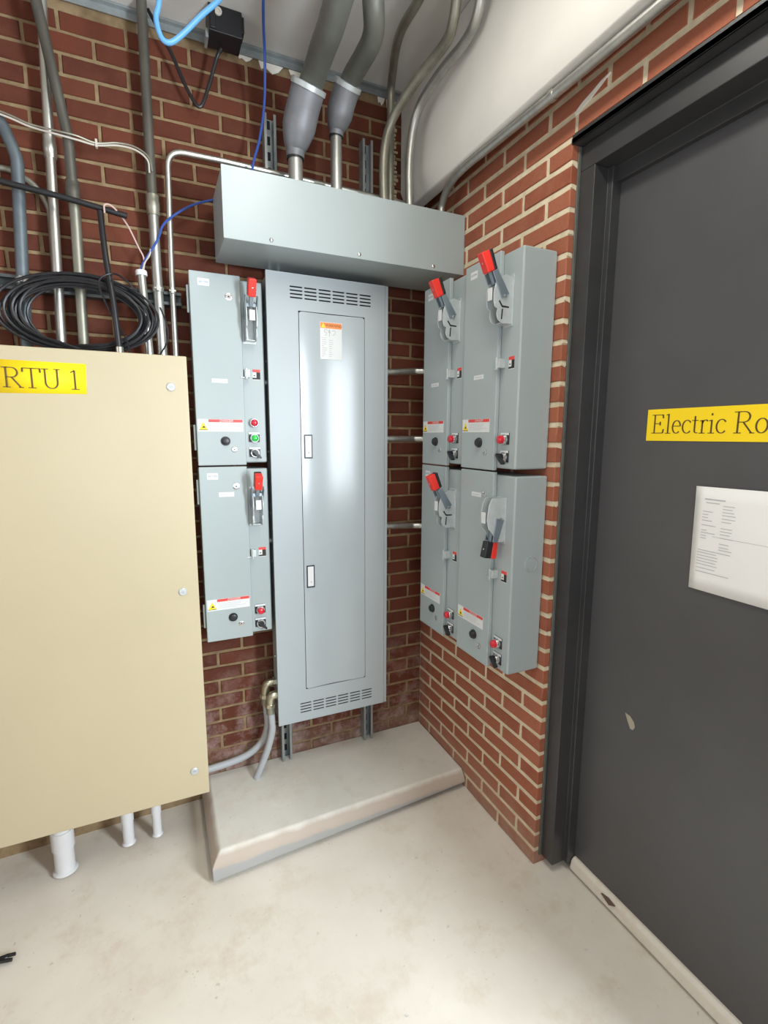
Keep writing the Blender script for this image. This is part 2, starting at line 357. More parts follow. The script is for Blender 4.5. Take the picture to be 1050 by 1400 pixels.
# bricks -------------------------------------------------------------------
BV = {}
def brick_mesh(length, variant, h=.0478):
    """brick lying along x, face at y=0 (towards -y), origin at its lower left front corner"""
    k = (round(length, 3), variant, h)
    if k in BV: return BV[k]
    rnd = random.Random(hash(k) % 9999); j = lambda a=.0012: rnd.uniform(-a, a); c = .0022; L = length
    fr = [(c+j(), j(.0006), c+j()), (L*.35, j(.0006), c+j()), (L-c+j(), j(.0006), c+j()), (L-c+j(), j(.0006), h-c+j()), (L*.6, j(.0006), h-c+j()), (c+j(), j(.0006), h-c+j())]
    md = [(j(), .003, j()), (L*.35, .003, j()), (L+j(), .003, j()), (L+j(), .003, h+j()), (L*.6, .003, h+j()), (j(), .003, h+j())]
    bk = [(p[0], .09, p[2]) for p in md]
    vs = fr+md+bk; fs = [tuple(range(6))]
    for a in (0, 6):
        for i in range(6): fs.append((a+i, a+6+i, a+6+(i+1) % 6, a+(i+1) % 6))
    fs.append(tuple(range(12, 18))[::-1])
    BV[k] = (vs, fs); return BV[k]
BM = {}
def brick_data(length, variant, material=None):
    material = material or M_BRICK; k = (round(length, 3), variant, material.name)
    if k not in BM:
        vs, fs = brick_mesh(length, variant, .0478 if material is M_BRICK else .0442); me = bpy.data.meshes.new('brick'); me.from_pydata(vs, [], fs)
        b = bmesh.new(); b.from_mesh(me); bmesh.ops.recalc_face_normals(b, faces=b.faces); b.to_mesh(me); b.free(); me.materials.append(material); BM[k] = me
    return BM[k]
JT = .0102
def courses(k0, k1, first, half, s_end, s_start=0.0, JT=.0102):
    """spans of the bricks along the wall: joints at s = first + half*n, n even in even courses"""
    for k in range(k0, k1):
        js = [first+half*n for n in range(0, 60) if n % 2 == k % 2]
        js = [s for s in js if s_start+.02 < s < s_end-.02]; ed = [s_start]+js+[s_end]
        for i in range(len(ed)-1):
            a = ed[i]+(JT/2 if i > 0 else .0); b = ed[i+1]-(JT/2 if i < len(ed)-2 else 0)
            yield k, a, b
rects = [(-3.0, -.955, .0, 1.66), (-.66, -.19, .30, 1.98), (-.80, .2, 2.02, 2.28), (-.91, -.70, .65, 1.93)]
hid = MB(); nb = 0
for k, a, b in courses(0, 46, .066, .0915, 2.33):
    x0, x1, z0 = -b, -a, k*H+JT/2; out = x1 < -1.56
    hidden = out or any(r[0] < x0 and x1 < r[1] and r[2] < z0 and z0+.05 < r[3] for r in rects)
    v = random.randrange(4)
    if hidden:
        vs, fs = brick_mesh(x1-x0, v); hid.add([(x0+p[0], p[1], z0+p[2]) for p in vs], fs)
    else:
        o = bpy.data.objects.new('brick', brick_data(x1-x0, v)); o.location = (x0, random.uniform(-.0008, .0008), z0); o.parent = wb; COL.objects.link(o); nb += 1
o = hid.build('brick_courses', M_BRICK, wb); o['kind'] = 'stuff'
def rbrick(a, b, k):
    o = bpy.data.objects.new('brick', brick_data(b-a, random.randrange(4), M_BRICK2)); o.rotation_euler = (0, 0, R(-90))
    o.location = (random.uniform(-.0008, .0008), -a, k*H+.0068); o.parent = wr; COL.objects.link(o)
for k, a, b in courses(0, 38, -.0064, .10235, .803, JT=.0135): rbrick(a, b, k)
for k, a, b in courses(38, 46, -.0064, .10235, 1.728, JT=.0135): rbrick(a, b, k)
# mortar squeezed out along the brick edge by the door, and a long smear above its corner
for k in list(range(14, 38)):
    if random.random() < .8:
        h = random.uniform(.005, .012); m = MB(); z = k*H+random.uniform(-.003, .001); d = random.uniform(.010, .022)
        m.prism([(.002, z-.004), (.002+d*.5, z-h*.7), (.002+d, z-h), (.004+d, z+.001), (.002+d*.6, z+.005), (.002, z+.005)], 1, -.8045, -.800)
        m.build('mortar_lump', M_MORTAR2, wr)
m = MB(); m.prism([(-.809, 2.248), (-.806, 2.256), (-.830, 2.267), (-.862, 2.275), (-.890, 2.284), (-.918, 2.288), (-.893, 2.275), (-.866, 2.264), (-.838, 2.257)], 0, -.002, .003); m.build('mortar_lump', 'mortar_smear', wr)
# torn white paint flakes at the ceiling line of the back wall
for x, w, h in ((-.735, .05, .02), (-.665, .085, .035), (-.56, .06, .025), (-.185, .045, .05), (-.22, .03, .03)):
    m = MB(); m.prism([(x, 2.681), (x+w, 2.681), (x+w*.8, 2.685-h*.7), (x+w*.55, 2.685-h), (x+w*.3, 2.685-h*.6), (x+w*.1, 2.685-h*.8)], 1, -.0025, .001); m.build('paint_flake', 'mortar_smear', wb)
m = MB(); m.box(-2.3, -.13, -.020, -.0015, 2.702, ZC-.001); m.box(-2.3, -.13, -.005, -.0015, 2.682, 2.702)
struct(m.build('trim_1', 'strut_steel'), 'grey steel angle along the top of the back wall')
mc = concrete('crumbled_mortar', (.40, .31, .19), (.55, .45, .3), (.2, .14, .09), .9); m = MB()
for i in range(26):
    z = 2.31+i*.0145; w = random.uniform(.012, .03); m.box(-.176+random.uniform(-.006, .006), -.176+w+.014, -.006-random.uniform(0, .005), .002, z, z+random.uniform(.008, .016))
m.build('crumbled_mortar', mc, wb, bevel=.003)

# pad -----------------------------------------------------------------------
def pad():
    m = MB(); xo, yo = -.977, -.432; x1 = -.0015; zt = .076
    lv = [(0, None), (0, .040), (.012, .058), (.030, zt)]
    vs = []
    for ins, z in lv:
        for (x, y) in ((xo+ins, -.002), (xo+ins, yo+ins*1.0), (x1, yo+.03+ins*1.0), (x1, -.002)):
            vs.append((x, y, (fz(x)-.001) if z is None else z))
    n = 4; fs = [(i*n+k, i*n+(k+1) % n, (i+1)*n+(k+1) % n, (i+1)*n+k) for i in range(3) for k in range(n)]+[(0, 1, 2, 3), (12, 13, 14, 15)]
    m.add(vs, fs); o = m.build('equipment_pad', M_PAD, bevel=.006, seg=3); struct(o, 'low grey concrete housekeeping pad in the corner')
pad()

# door ----------------------------------------------------------------------
door = struct(empty('door_1', (0.0, -.81, fz(.05))), 'dark grey steel door set deep in a black steel frame')
def dz(z): return z-fz(.05)
Y1 = -1.715          # far jamb
def ly(y): return y+.81
XD = .110
m = MB()
prof = [(.030, -.8065), (.030, -.857), (.0788, -.857), (.0788, -.873), (.118, -.873), (.118, -.8065)]
m.prism([(p[0], ly(p[1])) for p in prof], 2, dz(.036), dz(2.1178))
m.prism([(p[0], ly(-.8065+Y1-(p[1]+.0)-.0)+.0) for p in prof][::-1], 2, dz(.036), dz(2.1178))
pz = [(.030, dz(2.180)), (.030, dz(2.118)), (.094, dz(2.118)), (.094, dz(2.080)), (.118, dz(2.080)), (.118, dz(2.180))]
m.prism(pz, 1, ly(-.8068), ly(Y1-.0002)); m.build('frame', 'frame_paint', door, bevel=.002)
m = MB(); m.box(XD, XD+.044, ly(-.866), ly(Y1+.055), dz(.058), dz(2.100)); leaf = m.build('leaf', 'door_paint', door, bevel=.002)
m = MB(); m.box(.020, .0305, ly(-.8030), ly(-.8085), dz(.036), dz(2.18)); m.build('caulk_bead', 'caulk', door, bevel=.002)
m = MB(); m.box(-.002, .115, ly(-.8005), ly(-1.725), dz(2.1815), dz(2.196)); m.box(-.002, .003, ly(-.803), ly(-1.725), dz(2.1815), dz(2.203)); m.build('lintel', 'frame_paint', door, bevel=.001)
m = MB(); m.prism([(.088, dz(.02)), (.094, dz(.050)), (.104, dz(.058)), (.17, dz(.058)), (.17, dz(.02))], 1, ly(-.8735), ly(Y1+.06)); m.build('threshold', M_FLOOR, door, bevel=.004)
m = MB(); m.prism([(ly(-1.016), dz(.638)), (ly(-1.032), dz(.636)), (ly(-1.046), dz(.625)), (ly(-1.050), dz(.612)), (ly(-1.045), dz(.601)), (ly(-1.036), dz(.600)), (ly(-1.026), dz(.618))], 0, XD-.0006, XD+.001); m.build('bare_spot', 'bare_patch', door)
m = MB(); m.prism([(ly(-1.0), dz(.045)), (ly(-1.025), dz(.052)), (ly(-1.05), dz(.047)), (ly(-1.03), dz(.033))], 0, .0885, .093); m.build('dirt_patch', 'dirt', door)
# room behind the leaf is closed off
struct(MB().box(.30, .40, -1.9, .12, -.2, ZC).build('wall_behind_door', 'plain_wall'))

def wall_right_thing(name, y, z, x): return empty(name, (x, y, z), R(-90))
sg = wall_right_thing('door_sign', -1.012, 1.402, XD-.0012)
MB().box(0, .42, -.0006, .001, 0, .079).build('backing', 'sign_yellow', sg)
letters('Electric Room', .014, .019, .0465, -.0009, 'ink_brown', sg, sx=1.14, thick=.09)
tag(sg, 'yellow strip sign lettered Electric Room on the dark door', 'sign')
pp = wall_right_thing('paper_notice', -1.160, 1.050, XD-.002)
m = MB(); nx = 14; vs = []; fs = []
for i in range(nx+1):
    for j in range(9):
        u, v = i/nx, j/8; x = u*.285-.004*v+.004; z = v*.247+.004*u*v; y = -.0012-.006*math.sin(math.pi*u)*(.3+.7*math.sin(math.pi*v))-.010*max(0, u-.6)*(1-v)
        vs.append((x, y, z)); 
for i in range(nx):
    for j in range(8): a = i*9+j; fs.append((a, a+9, a+10, a+1))
m.add(vs, fs); sh = m.build('sheet', 'paper', pp); sm = sh.modifiers.new('thick', 'SOLIDIFY'); sm.thickness = .0004; sm.offset = 1
def sheet_y(x, z):
    u, v = x/.285, z/.247; return -.0012-.006*math.sin(math.pi*u)*(.3+.7*math.sin(math.pi*v))-.010*max(0, u-.6)*(1-v)-.0008
m = MB(); rnd = random.Random(3)
def pline(x0, x1, z, h=.0016):
    n = 4; vs = []
    for i in range(n+1):
        x = x0+(x1-x0)*i/n; vs += [(x, sheet_y(x, z), z-h/2), (x, sheet_y(x, z), z+h/2)]
    m.add(vs, [(2*i, 2*i+2, 2*i+3, 2*i+1) for i in range(n)])
pline(.024, .072, .219, .003); pline(.028, .06, .211, .002)
for z in (.190, .183, .176, .169, .158, .146, .140, .133, .127): pline(.022, .022+rnd.choice((.024, .034, .014)), z)
for z in (.207, .200, .193, .186, .178, .171, .156, .149, .142, .134, .120, .112, .106): pline(.068, .068+rnd.choice((.026, .03, .022)), z)
for z in (.098, .092, .085, .078, .071, .064, .055, .046): pline(.018, .018+rnd.choice((.05, .078, .046)), z)
pline(.05, .27, .134, .0009)
m.build('print_lines', 'ink_pale', pp)
tag(pp, 'white printed paper sheet taped to the door below the yellow sign', 'paper')

# ------------------------------------------------------------------ trough
tr = empty('wire_trough', (-.840, 0, 1.993))
m = MB(); m.box(0, .8385, -.285, -.046, .0, .200); m.build('body', 'grey_enamel', tr, bevel=.002)
m = MB(); m.plate(-.0015, .8395, .0, .2015, -.2875, -.2853); m.build('cover', 'grey_enamel', tr, bevel=.001)
for x in (.140, .431, .713):
    m = MB(); m.lathe([(0, .006), (.002, .006), (.0035, .004), (.0038, 0)], (x, -.2875, .014), (0, -1, 0), 10); m.build('screw', 'chrome', tr)
for y in (-.06,):
    m = MB(); m.lathe([(0, .004), (.002, .004), (.003, 0)], (0, y, .010), (-1, 0, 0), 8); m.build('screw', 'chrome', tr)
tag(tr, 'long grey steel wiring trough mounted above the panelboard', 'wire trough')

# vertical struts -------------------------------------------------------------
def strut_mesh(m, o, d, length, w=.0413, dep=.0405, side=(1, 0, 0), out=(0, -1, 0)):
    o = Vector(o); d = Vector(d); s = Vector(side); n = Vector(out); t = .0028; lip = .009
    def bar(a0, a1, b0, b1):
        vs = []
        for L in (0, length):
            for a, b in ((a0, b0), (a1, b0), (a1, b1), (a0, b1)): vs.append(o+d*L+s*a+n*b)
        m.add(vs, [(0, 1, 2, 3), (4, 7, 6, 5), (0, 4, 5, 1), (1, 5, 6, 2), (2, 6, 7, 3), (3, 7, 4, 0)])
    h = w/2; bar(-h, h, .001, t); bar(-h, -h+t, t, dep); bar(h-t, h, t, dep); bar(-h+t, -h+lip, dep-t, dep); bar(h-lip, h-t, dep-t, dep)
for x, lab in ((-.640, 'galvanised vertical strut channel behind the left side of the panelboard'), (-.277, 'galvanised vertical strut channel behind the right side of the panelboard')):
    m = MB(); strut_mesh(m, (x, -.002, .0765), (0, 0, 1), 2.425); o = m.build('strut_channel', 'strut_steel'); tag(o, lab, 'strut', 'vertical struts')
    for z in (.10, .15, .20, .25, .30, 2.22, 2.27, 2.32, 2.37, 2.42, 2.47): MB().box(x-.007, x+.007, -.0052, -.0046, z, z+.028).build('slot', 'dark_gap', o)

# ------------------------------------------------------------------ panelboard
pb = empty('panelboard', (-.693, .05, .304)); pb.scale = (1.0288, 1, 1.0288); PW, PH = .441, 1.611
m = MB(); m.box(.006, PW-.010, -.186, -.0945, .008, PH-.008); m.build('enclosure', 'grey_enamel', pb, bevel=.003)
slots = []
for base, z0 in ((.079, 1.532), (.083, .034)):
    for c in range(6):
        for r_ in range(4):
            x = base+c*.0500; z = z0+r_*.0115; slots.append((x, x+.0425, z, z+.0048))
DX0, DX1, DZ0, DZ1 = .108, .346, .128, 1.492
m = MB(); m.plate(0, PW-.014, 0, PH, -.200, -.197, slots+[(DX0-.002, DX1+.002, DZ0-.002, DZ1+.002)]); m.build('cover', 'panel_enamel', pb)
m = MB(); m.box(0, .004, -.197, -.187, 0, PH); m.box(.004, PW-.018, -.197, -.187, 0, .004); m.box(.004, PW-.018, -.197, -.187, PH-.004, PH); m.box(PW-.0125, PW, -.1985, -.187, 0, PH); m.build('side_flange', 'panel_enamel', pb, bevel=.001)
m = MB(); m.box(.004, PW-.02, -.1885, -.1862, .004, PH-.004); m.build('dark_interior', 'dark_gap', pb)
dl = MB()
cr = .005; x0, x1, z0, z1 = DX0, DX1, DZ0, DZ1
poly = arc(x1-cr, z1-cr, cr, cr, 0, 90, 4)+arc(x0+cr, z1-cr, cr, cr, 90, 180, 4)+arc(x0+cr, z0+cr, cr, cr, 180, 270, 4)+arc(x1-cr, z0+cr, cr, cr, 270, 360, 4)
# sheet leaf; dish of a few millimetres added to catch a daylight streak
nx_ = 32; vs = []; fs = []
def leaf_y(x):
    t = (x-DX0)/(DX1-DX0); return -.2012+.005*(math.sin(math.pi/2*t/.45)**2 if t < .45 else math.cos(math.pi/2*(t-.45)/.55)**2)
for i in range(nx_+1):
    t = i/nx_; x = x0+(x1-x0)*t; e_ = cr-math.sqrt(max(0, cr*cr-max(0, cr-(x-x0), cr-(x1-x))**2)); y = leaf_y(x)
    vs += [(x, y, z0+e_), (x, y, z1-e_), (x, y+.002, z0+e_), (x, y+.002, z1-e_)]
for i in range(nx_):
    a = 4*i; fs += [(a, a+4, a+5, a+1), (a+2, a+3, a+7, a+6), (a, a+2, a+6, a+4), (a+1, a+5, a+7, a+3)]
fs += [(0, 1, 3, 2), (4*nx_, 4*nx_+2, 4*nx_+3, 4*nx_+1)]
dl.add(vs, fs); leaf2 = dl.build('door', 'leaf_enamel', pb, ang=20)
YL = leaf_y(.120)-.0002
for zc, lab in ((1.039, None), (.566, None)):
    m = MB(); m.plate(.117, .147, zc-.043, zc+.041, YL-.0028, YL, [(.121, .1435, zc-.038, zc+.0365)]); lt = m.build('latch', 'black_plastic', leaf2, bevel=.0008)
    m = MB(); m.box(.121, .1435, YL-.0014, YL, zc-.038, zc+.0365); p = m.build('latch_plate', 'label_white' , leaf2)
    m = MB(); m.lathe([(0, .0028), (.0008, .0028)], (.1335, YL-.0014, zc-.022), (0, -1, 0), 8); m.build('keyhole', 'ink_grey', leaf2)
YS = leaf_y(.262)-.0004
lb = MB(); lb.box(.182, .262, YS-.0006, YS, 1.341, 1.466); lbo = lb.build('warning_label', 'label_white', leaf2)
m = MB(); m.box(.1835, .2605, YS-.0009, YS-.0006, 1.4455, 1.4645); m.build('orange_band', 'label_orange', leaf2)
m = MB(); m.prism([(.1855, 1.4475), (.2025, 1.4475), (.194, 1.4625)], 1, YS-.0012, YS-.0009); m.build('symbol', 'label_yellow', leaf2)
font_mesh('band_text', 'WARNING', .0125, 'ink_brown', leaf2, (.2320, YS-.0011, 1.455))
m = MB()   # handwriting and small print
def pen(pts, w=.0016):
    for a, b in zip(pts, pts[1:]):
        a, b = Vector(a), Vector(b); t = (b-a).normalized(); n_ = Vector((-t.y, t.x))*w/2
        m.add([(q.x, YS-.0009, q.y) for q in (a+n_, b+n_, b-n_, a-n_)], [(0, 1, 2, 3)])
pen([(.210, 1.440), (.200, 1.441), (.197, 1.433), (.206, 1.431), (.205, 1.424), (.199, 1.422)]); pen([(.217, 1.441), (.211, 1.434), (.219, 1.430), (.217, 1.441), (.216, 1.418)]); pen([(.226, 1.437), (.233, 1.440), (.238, 1.436), (.236, 1.428), (.227, 1.422)])
m.build('handwriting', 'ink_grey', leaf2)
m = MB(); rnd = random.Random(5); m.box(.186, .206, YS-.0009, YS-.0006, 1.4125, 1.4140)
for i in range(9):
    z = 1.4065-i*.0068
    for (a, b) in ((.188, .188+rnd.uniform(.008, .02)), (.214, .214+rnd.uniform(.008, .016))): m.box(a, b, YS-.0009, YS-.0006, z-.0009, z+.0009)
m.build('print_lines', 'ink_pale', leaf2)
for z in (.25, .62, .80, 1.02, 1.33, 1.49):
    m = MB(); m.lathe([(0, .0045), (.003, .0045), (.004, .002)], (.006, -.13, z), (-1, 0, 0), 8); m.build('screw', 'chrome', pb)
tag(pb, 'tall grey panelboard with vent slots and a long narrow door', 'panelboard')

# ------------------------------------------------------------------ motor starters
def starter(name, loc, rz, Wd, label, lever='up', tag_v=(.270, .283), tag_u=(.056, .108), extra_green=False, red_v=.086, knock=False, eaton=True, group='motor starters'):
    st = empty(name, loc, rz); k = Wd/.235; U = lambda u: u*k
    m = MB(); m.box(.004, Wd, -.120, -.001, 0, .610); m.build('enclosure', 'grey_enamel', st, bevel=.006, seg=3)
    DW = U(.160)
    m = MB(); m.box(0, DW, -.1345, -.1202, -.007, .6185); dr = m.build('door', 'grey_enamel', st, bevel=.003, seg=2)
    YD, YF = -.1345, -.120
    for v in (.49, .045):   # hinge barrels on the left edge
        m = MB(); m.tube([(-.004, -.118, v), (-.004, -.118, v+.085)], .0045, 8); m.build('hinge', 'grey_enamel', dr)
    if eaton:
        m = MB(); m.box(.026*k, .026*k+.036, YD-.0005, YD, .575, .597); m.build('logo_sticker', 'label_white', dr)
        font_mesh('logo_text', 'EATON', .0085, 'ink_blue', dr, (.026*k+.018, YD-.0008, .586), sx=1.02)
    def screw(u, v, r=.0115):
        m = MB(); m.lathe([(0, r), (.0015, r), (.0022, r*.75), (.0022, r*.62), (.001, r*.55), (.001, r*.3), (.003, r*.25), (.003, 0)], (u, YD, v), (0, -1, 0), 16)
        m.box(u-r*.7, u+r*.7, YD-.003, YD-.001, v-.0018, v+.0018); m.build('quarter_turn_screw', 'chrome', dr)
    screw(U(.121), .549); screw(U(.1195), .047, .0095)
    m = MB(); m.box(U(tag_u[0]), U(tag_u[0])+.051, YD-.0006, YD, tag_v[0], tag_v[1]); nt_ = m.build('name_tag', 'label_white', dr)
    m = MB(); 
    for i in range(9): m.box(U(tag_u[0])+.006+i*.0042, U(tag_u[0])+.009+i*.0042, YD-.0009, YD-.0006, (tag_v[0]+tag_v[1])/2-.0015, (tag_v[0]+tag_v[1])/2+.0015)
    m.build('tag_print', 'ink_pale', dr)
    # warning sticker
    a, b = U(.005), U(.005)+.147; c, d = .108, .149
    m = MB(); m.box(a, b, YD-.0006, YD, c, d); m.build('warning_sticker', 'label_white', dr)
    m = MB(); m.box(a+.034, b-.001, YD-.0009, YD-.0006, d-.010, d-.0004); m.build('red_band', 'label_red', dr)
    font_mesh('band_text', 'DANGER', .0105, 'label_white', dr, (a+.092, YD-.0012, d-.0052), shear=.25, sx=1.05)
    m = MB(); m.prism([(a+.003, c+.006), (a+.031, c+.006), (a+.017, c+.032)], 1, YD-.0009, YD-.0006); m.build('hazard_triangle', 'label_yellow', dr)
    m = MB(); m.prism([(a+.014, c+.011), (a+.019, c+.013), (a+.024, c+.010), (a+.021, c+.018), (a+.016, c+.018)], 1, YD-.0012, YD-.0009); m.box(a+.002, a+.032, YD-.0012, YD-.0009, c+.0045, c+.0062); m.build('hazard_pictogram', 'ink_black', dr)
    m = MB(); rnd = random.Random(9)
    for i in range(5): m.box(a+.038, a+.038+rnd.uniform(.065, .10), YD-.0009, YD-.0006, d-.0165-i*.0044, d-.0155-i*.0044)
    m.build('print_lines', 'ink_pale', dr)
    # reset button on the door
    m = MB(); m.lathe([(0, .0155), (.004, .0155), (.006, .014), (.006, .0125), (.011, .0115), (.012, .009), (.012, 0)], (U(.092), YD, .076), (0, -1, 0), 20); m.build('reset_button', 'black_plastic', dr)
    # quarter latch between door and flange, little sticker beside it
    m = MB(); m.box(U(.163), U(.163)+.018, YF-.022, YF, .292, .318); m.box(U(.163)-.014, U(.163)+.004, YD-.003, YD+.001, .289, .293); m.box(U(.163)+.003, U(.163)+.009, YF-.026, YF-.020, .286, .322)
    m.build('door_latch', 'zinc', st, bevel=.0015)
    v0 = .286; a = U(.193); m = MB(); m.box(a, a+.026, YF-.0005, YF, v0, v0+.0355); m.build('rating_sticker', 'label_white', st)
    m = MB(); m.box(a, a+.026, YF-.0008, YF-.0005, v0+.026, v0+.0355); m.build('sticker_band', 'label_red', st)
    m = MB(); m.box(a+.013, a+.026, YF-.0008, YF-.0005, v0+.002, v0+.026); m.box(a, a+.013, YF-.0008, YF-.0005, v0+.002, v0+.0075); m.box(a+.003, a+.009, YF-.0008, YF-.0005, v0+.013, v0+.016); m.build('sticker_print', 'ink_black', st)
    # pilot devices on the flange
    uc = U(.191)
    def plate_(v, lamp=False):
        m = MB(); m.plate(uc-.019, uc+.019, v-.014, v+.020, YF-.0025, YF); return m.build('legend_plate', 'black_plastic', st)
    def bezel(v): 
        m = MB(); m.lathe([(0, .0155), (.008, .0155), (.012, .014), (.012, .012), (.009, .011)], (uc, YF-.0025, v), (0, -1, 0), 20); m.build('bezel', 'chrome', st)
    def white(v):
        m = MB(); m.box(uc-.019, uc+.019, YF-.0030, YF-.0024, v+.0135, v+.0200); m.build('legend_strip', 'label_white', st)
    def dome(v, mt, name):
        m = MB(); m.lathe([(.006, .0125), (.017, .0125), (.021, .0115), (.0235, .008), (.0245, .003), (.0246, 0)], (uc, YF-.0025, v), (0, -1, 0), 20); m.build(name, mt, st)
    if extra_green:
        bezel(.139); dome(.139, 'button_red', 'red_pilot_light'); plate_(.086); white(.086); bezel(.086); dome(.086, 'button_green', 'green_pilot_light')
    else:
        plate_(red_v); white(red_v); bezel(red_v); dome(red_v, 'button_red', 'red_pilot_light')
    v = .034; plate_(v); white(v); bezel(v)
    m = MB(); m.lathe([(.006, .012), (.012, .012), (.0125, .010), (.0125, 0)], (uc, YF-.0025, v), (0, -1, 0), 18)
    ax = Vector((.72, 0, -.69)); pr = Vector((.69, 0, .72)); o = Vector((uc, YF-.013, v)); vs = []
    for yy in (0, -.013):
        for s_, w_ in ((-.013, .0035), (.010, .005), (.026, .0028)):
            for sg_ in (1, -1): vs.append(o+ax*s_+pr*w_*sg_+Vector((0, yy, 0)))
    m.add(vs, [(0, 2, 3, 1), (2, 4, 5, 3), (6, 7, 9, 8), (8, 9, 11, 10), (0, 6, 8, 2), (2, 8, 10, 4), (1, 3, 9, 7), (3, 5, 11, 9), (0, 1, 7, 6), (4, 10, 11, 5)])
    m.build('selector_switch', 'black_plastic', st)
    # disconnect handle: base bracket of two cheek plates, lever, two-tone grip
    u0, u1 = U(.168), U(.168)+.036; NF = -YF
    cheek = [(.0, .535), (.0, .411), (.036, .409), (.050, .418), (.055, .432), (.052, .447), (.062, .452), (.066, .468), (.066, .492), (.060, .515), (.044, .532), (.026, .541)]
    if lever == 'down': cheek = [(.0, .545), (.0, .412), (.030, .412), (.046, .440), (.060, .455), (.066, .480), (.060, .525), (.050, .545)]
    m = MB()
    for a, b in ((u0, u0+.003), (u1-.003, u1)):
        m.prism([(YF-n_, v_) for n_, v_ in cheek], 0, a, b)
    m.box(u0+.003, u1-.003, YF-.034, YF, .411, .414); m.box(u0-.004, u1+.004, YF-.0025, YF, .405, .545)
    br = m.build('handle_bracket', 'zinc', st, bevel=.0008)
    m = MB()   # lock slots punched in the near cheek
    m.prism([(YF-.046, .470), (YF-.036, .457), (YF-.014, .456), (YF-.014, .452), (YF-.038, .452), (YF-.049, .467)], 0, u1, u1+.0006); m.prism([(YF-.038, .448), (YF-.034, .448), (YF-.036, .420), (YF-.040, .420)], 0, u1, u1+.0006)
    if lever == 'up': m.build('lock_slot', 'dark_gap', br)
    m = MB(); m.box(u0+.010, u1-.008, YF-.0685, YF-.066, .470, .503); m.build('position_label', 'label_white', br)
    if lever == 'up': pv, gb, gt = (.028, .482), (.066, .546), (.088, .596)
    else: pv, gb, gt = (.020, .482), (.036, .412), (.044, .362)
    def barv(p, q, w0, w1, a, b, mb_):
        p, q = Vector(p), Vector(q); t = (q-p).normalized(); n_ = Vector((-t.y, t.x))
        pts = [p+n_*w0, p-n_*w0, q-n_*w1, q+n_*w1]; mb_.prism([(YF-x.x, x.y) for x in pts], 0, a, b)
    m = MB(); um = (u0+u1)/2
    barv(pv, gb, .014, .009, u1, u1+.0035, m); barv(pv, gb, .014, .009, u0-.0035, u0, m); barv((pv[0]*.45+gb[0]*.55, pv[1]*.45+gb[1]*.55), (gt[0], gt[1]-.004*(1 if lever == 'up' else -1)), .008, .006, um-.006, um+.006, m)
    mid = (pv[0]*.4+gb[0]*.6, pv[1]*.4+gb[1]*.6); m.box(u0-.003, u1+.003, YF-mid[0]-.004, YF-mid[0]+.004, mid[1]-.006, mid[1]+.006)
    lv = m.build('handle_lever', 'lever_steel', st, bevel=.001)
    m = MB(); m.lathe([(0, .005), (.003, .005), (.004, .002)], (u1+.0035, YF-pv[0], pv[1]), (1, 0, 0), 10); m.build('pivot_pin', 'chrome', lv)
    p, q = Vector(gb), Vector(gt); t = (q-p).normalized(); n_ = Vector((-t.y, t.x))
    if n_.x < 0: n_ = -n_
    up = lever == 'up'
    def half(lo, hi, material, nm):
        m = MB(); pts = [p+n_*lo, p+n_*hi, q+n_*(hi*1.12), q+n_*(lo*1.12 if lo < 0 else lo)]; m.prism([(YF-x.x, x.y) for x in pts], 0, um-.0125, um+.0125); return m.build(nm, material, lv, bevel=.003)
    if up: half(-.007, .018, 'grip_red', 'red_grip_half'); half(-.017, -.0071, 'black_plastic', 'black_grip_half')
    else: half(-.001, .021, 'black_plastic', 'black_grip_half'); half(-.019, -.0011, 'grip_red', 'red_grip_half')
    sx_ = (p+q)/2+n_*(.0187 if up else .0217)
    m = MB(); m.lathe([(-.001, .0028), (.001, .0028), (.0018, .001)], (um, YF-sx_.x, sx_.y), (0, -n_.x, n_.y), 8); m.build('grip_rivet', 'chrome', lv)
    if knock:
        m = MB(); m.lathe([(0, .0255), (.0016, .0255), (.0022, .0235), (.0022, .0225), (.0004, .0215), (.0004, .0195), (.0018, .0185), (.0018, 0)], (Wd, -.049, .345), (1, 0, 0), 28); m.build('knockout', 'grey_enamel', st)
    tag(st, label, 'motor starter', group)
    return st
ZU, ZL = 1.316, .686
starter('motor_starter', (-.935, 0, ZU), 0, .235, 'grey motor starter left of the panelboard, upper one, with a green pilot light', extra_green=True)
starter('motor_starter', (-.935, 0, ZL), 0, .235, 'grey motor starter left of the panelboard, lower one, red handle up', tag_v=(.514, .530), tag_u=(.062, .111))
starter('motor_starter', (0, -.240, ZU), R(-90), .258, 'grey motor starter on the right wall, upper one in the corner under the trough')
starter('motor_starter', (0, -.510, ZU), R(-90), .262, 'grey motor starter on the right wall, upper one nearest the door')
starter('motor_starter', (0, -.240, ZL), R(-90), .258, 'grey motor starter on the right wall, lower one in the corner, red handle up', tag_v=(.528, .542), tag_u=(.062, .111))
starter('motor_starter', (0, -.512, ZL), R(-90), .266, 'grey motor starter nearest the door with its handle pulled down and black grip showing', lever='down', tag_v=(.535, .549), tag_u=(.06, .1), knock=True, eaton=False)

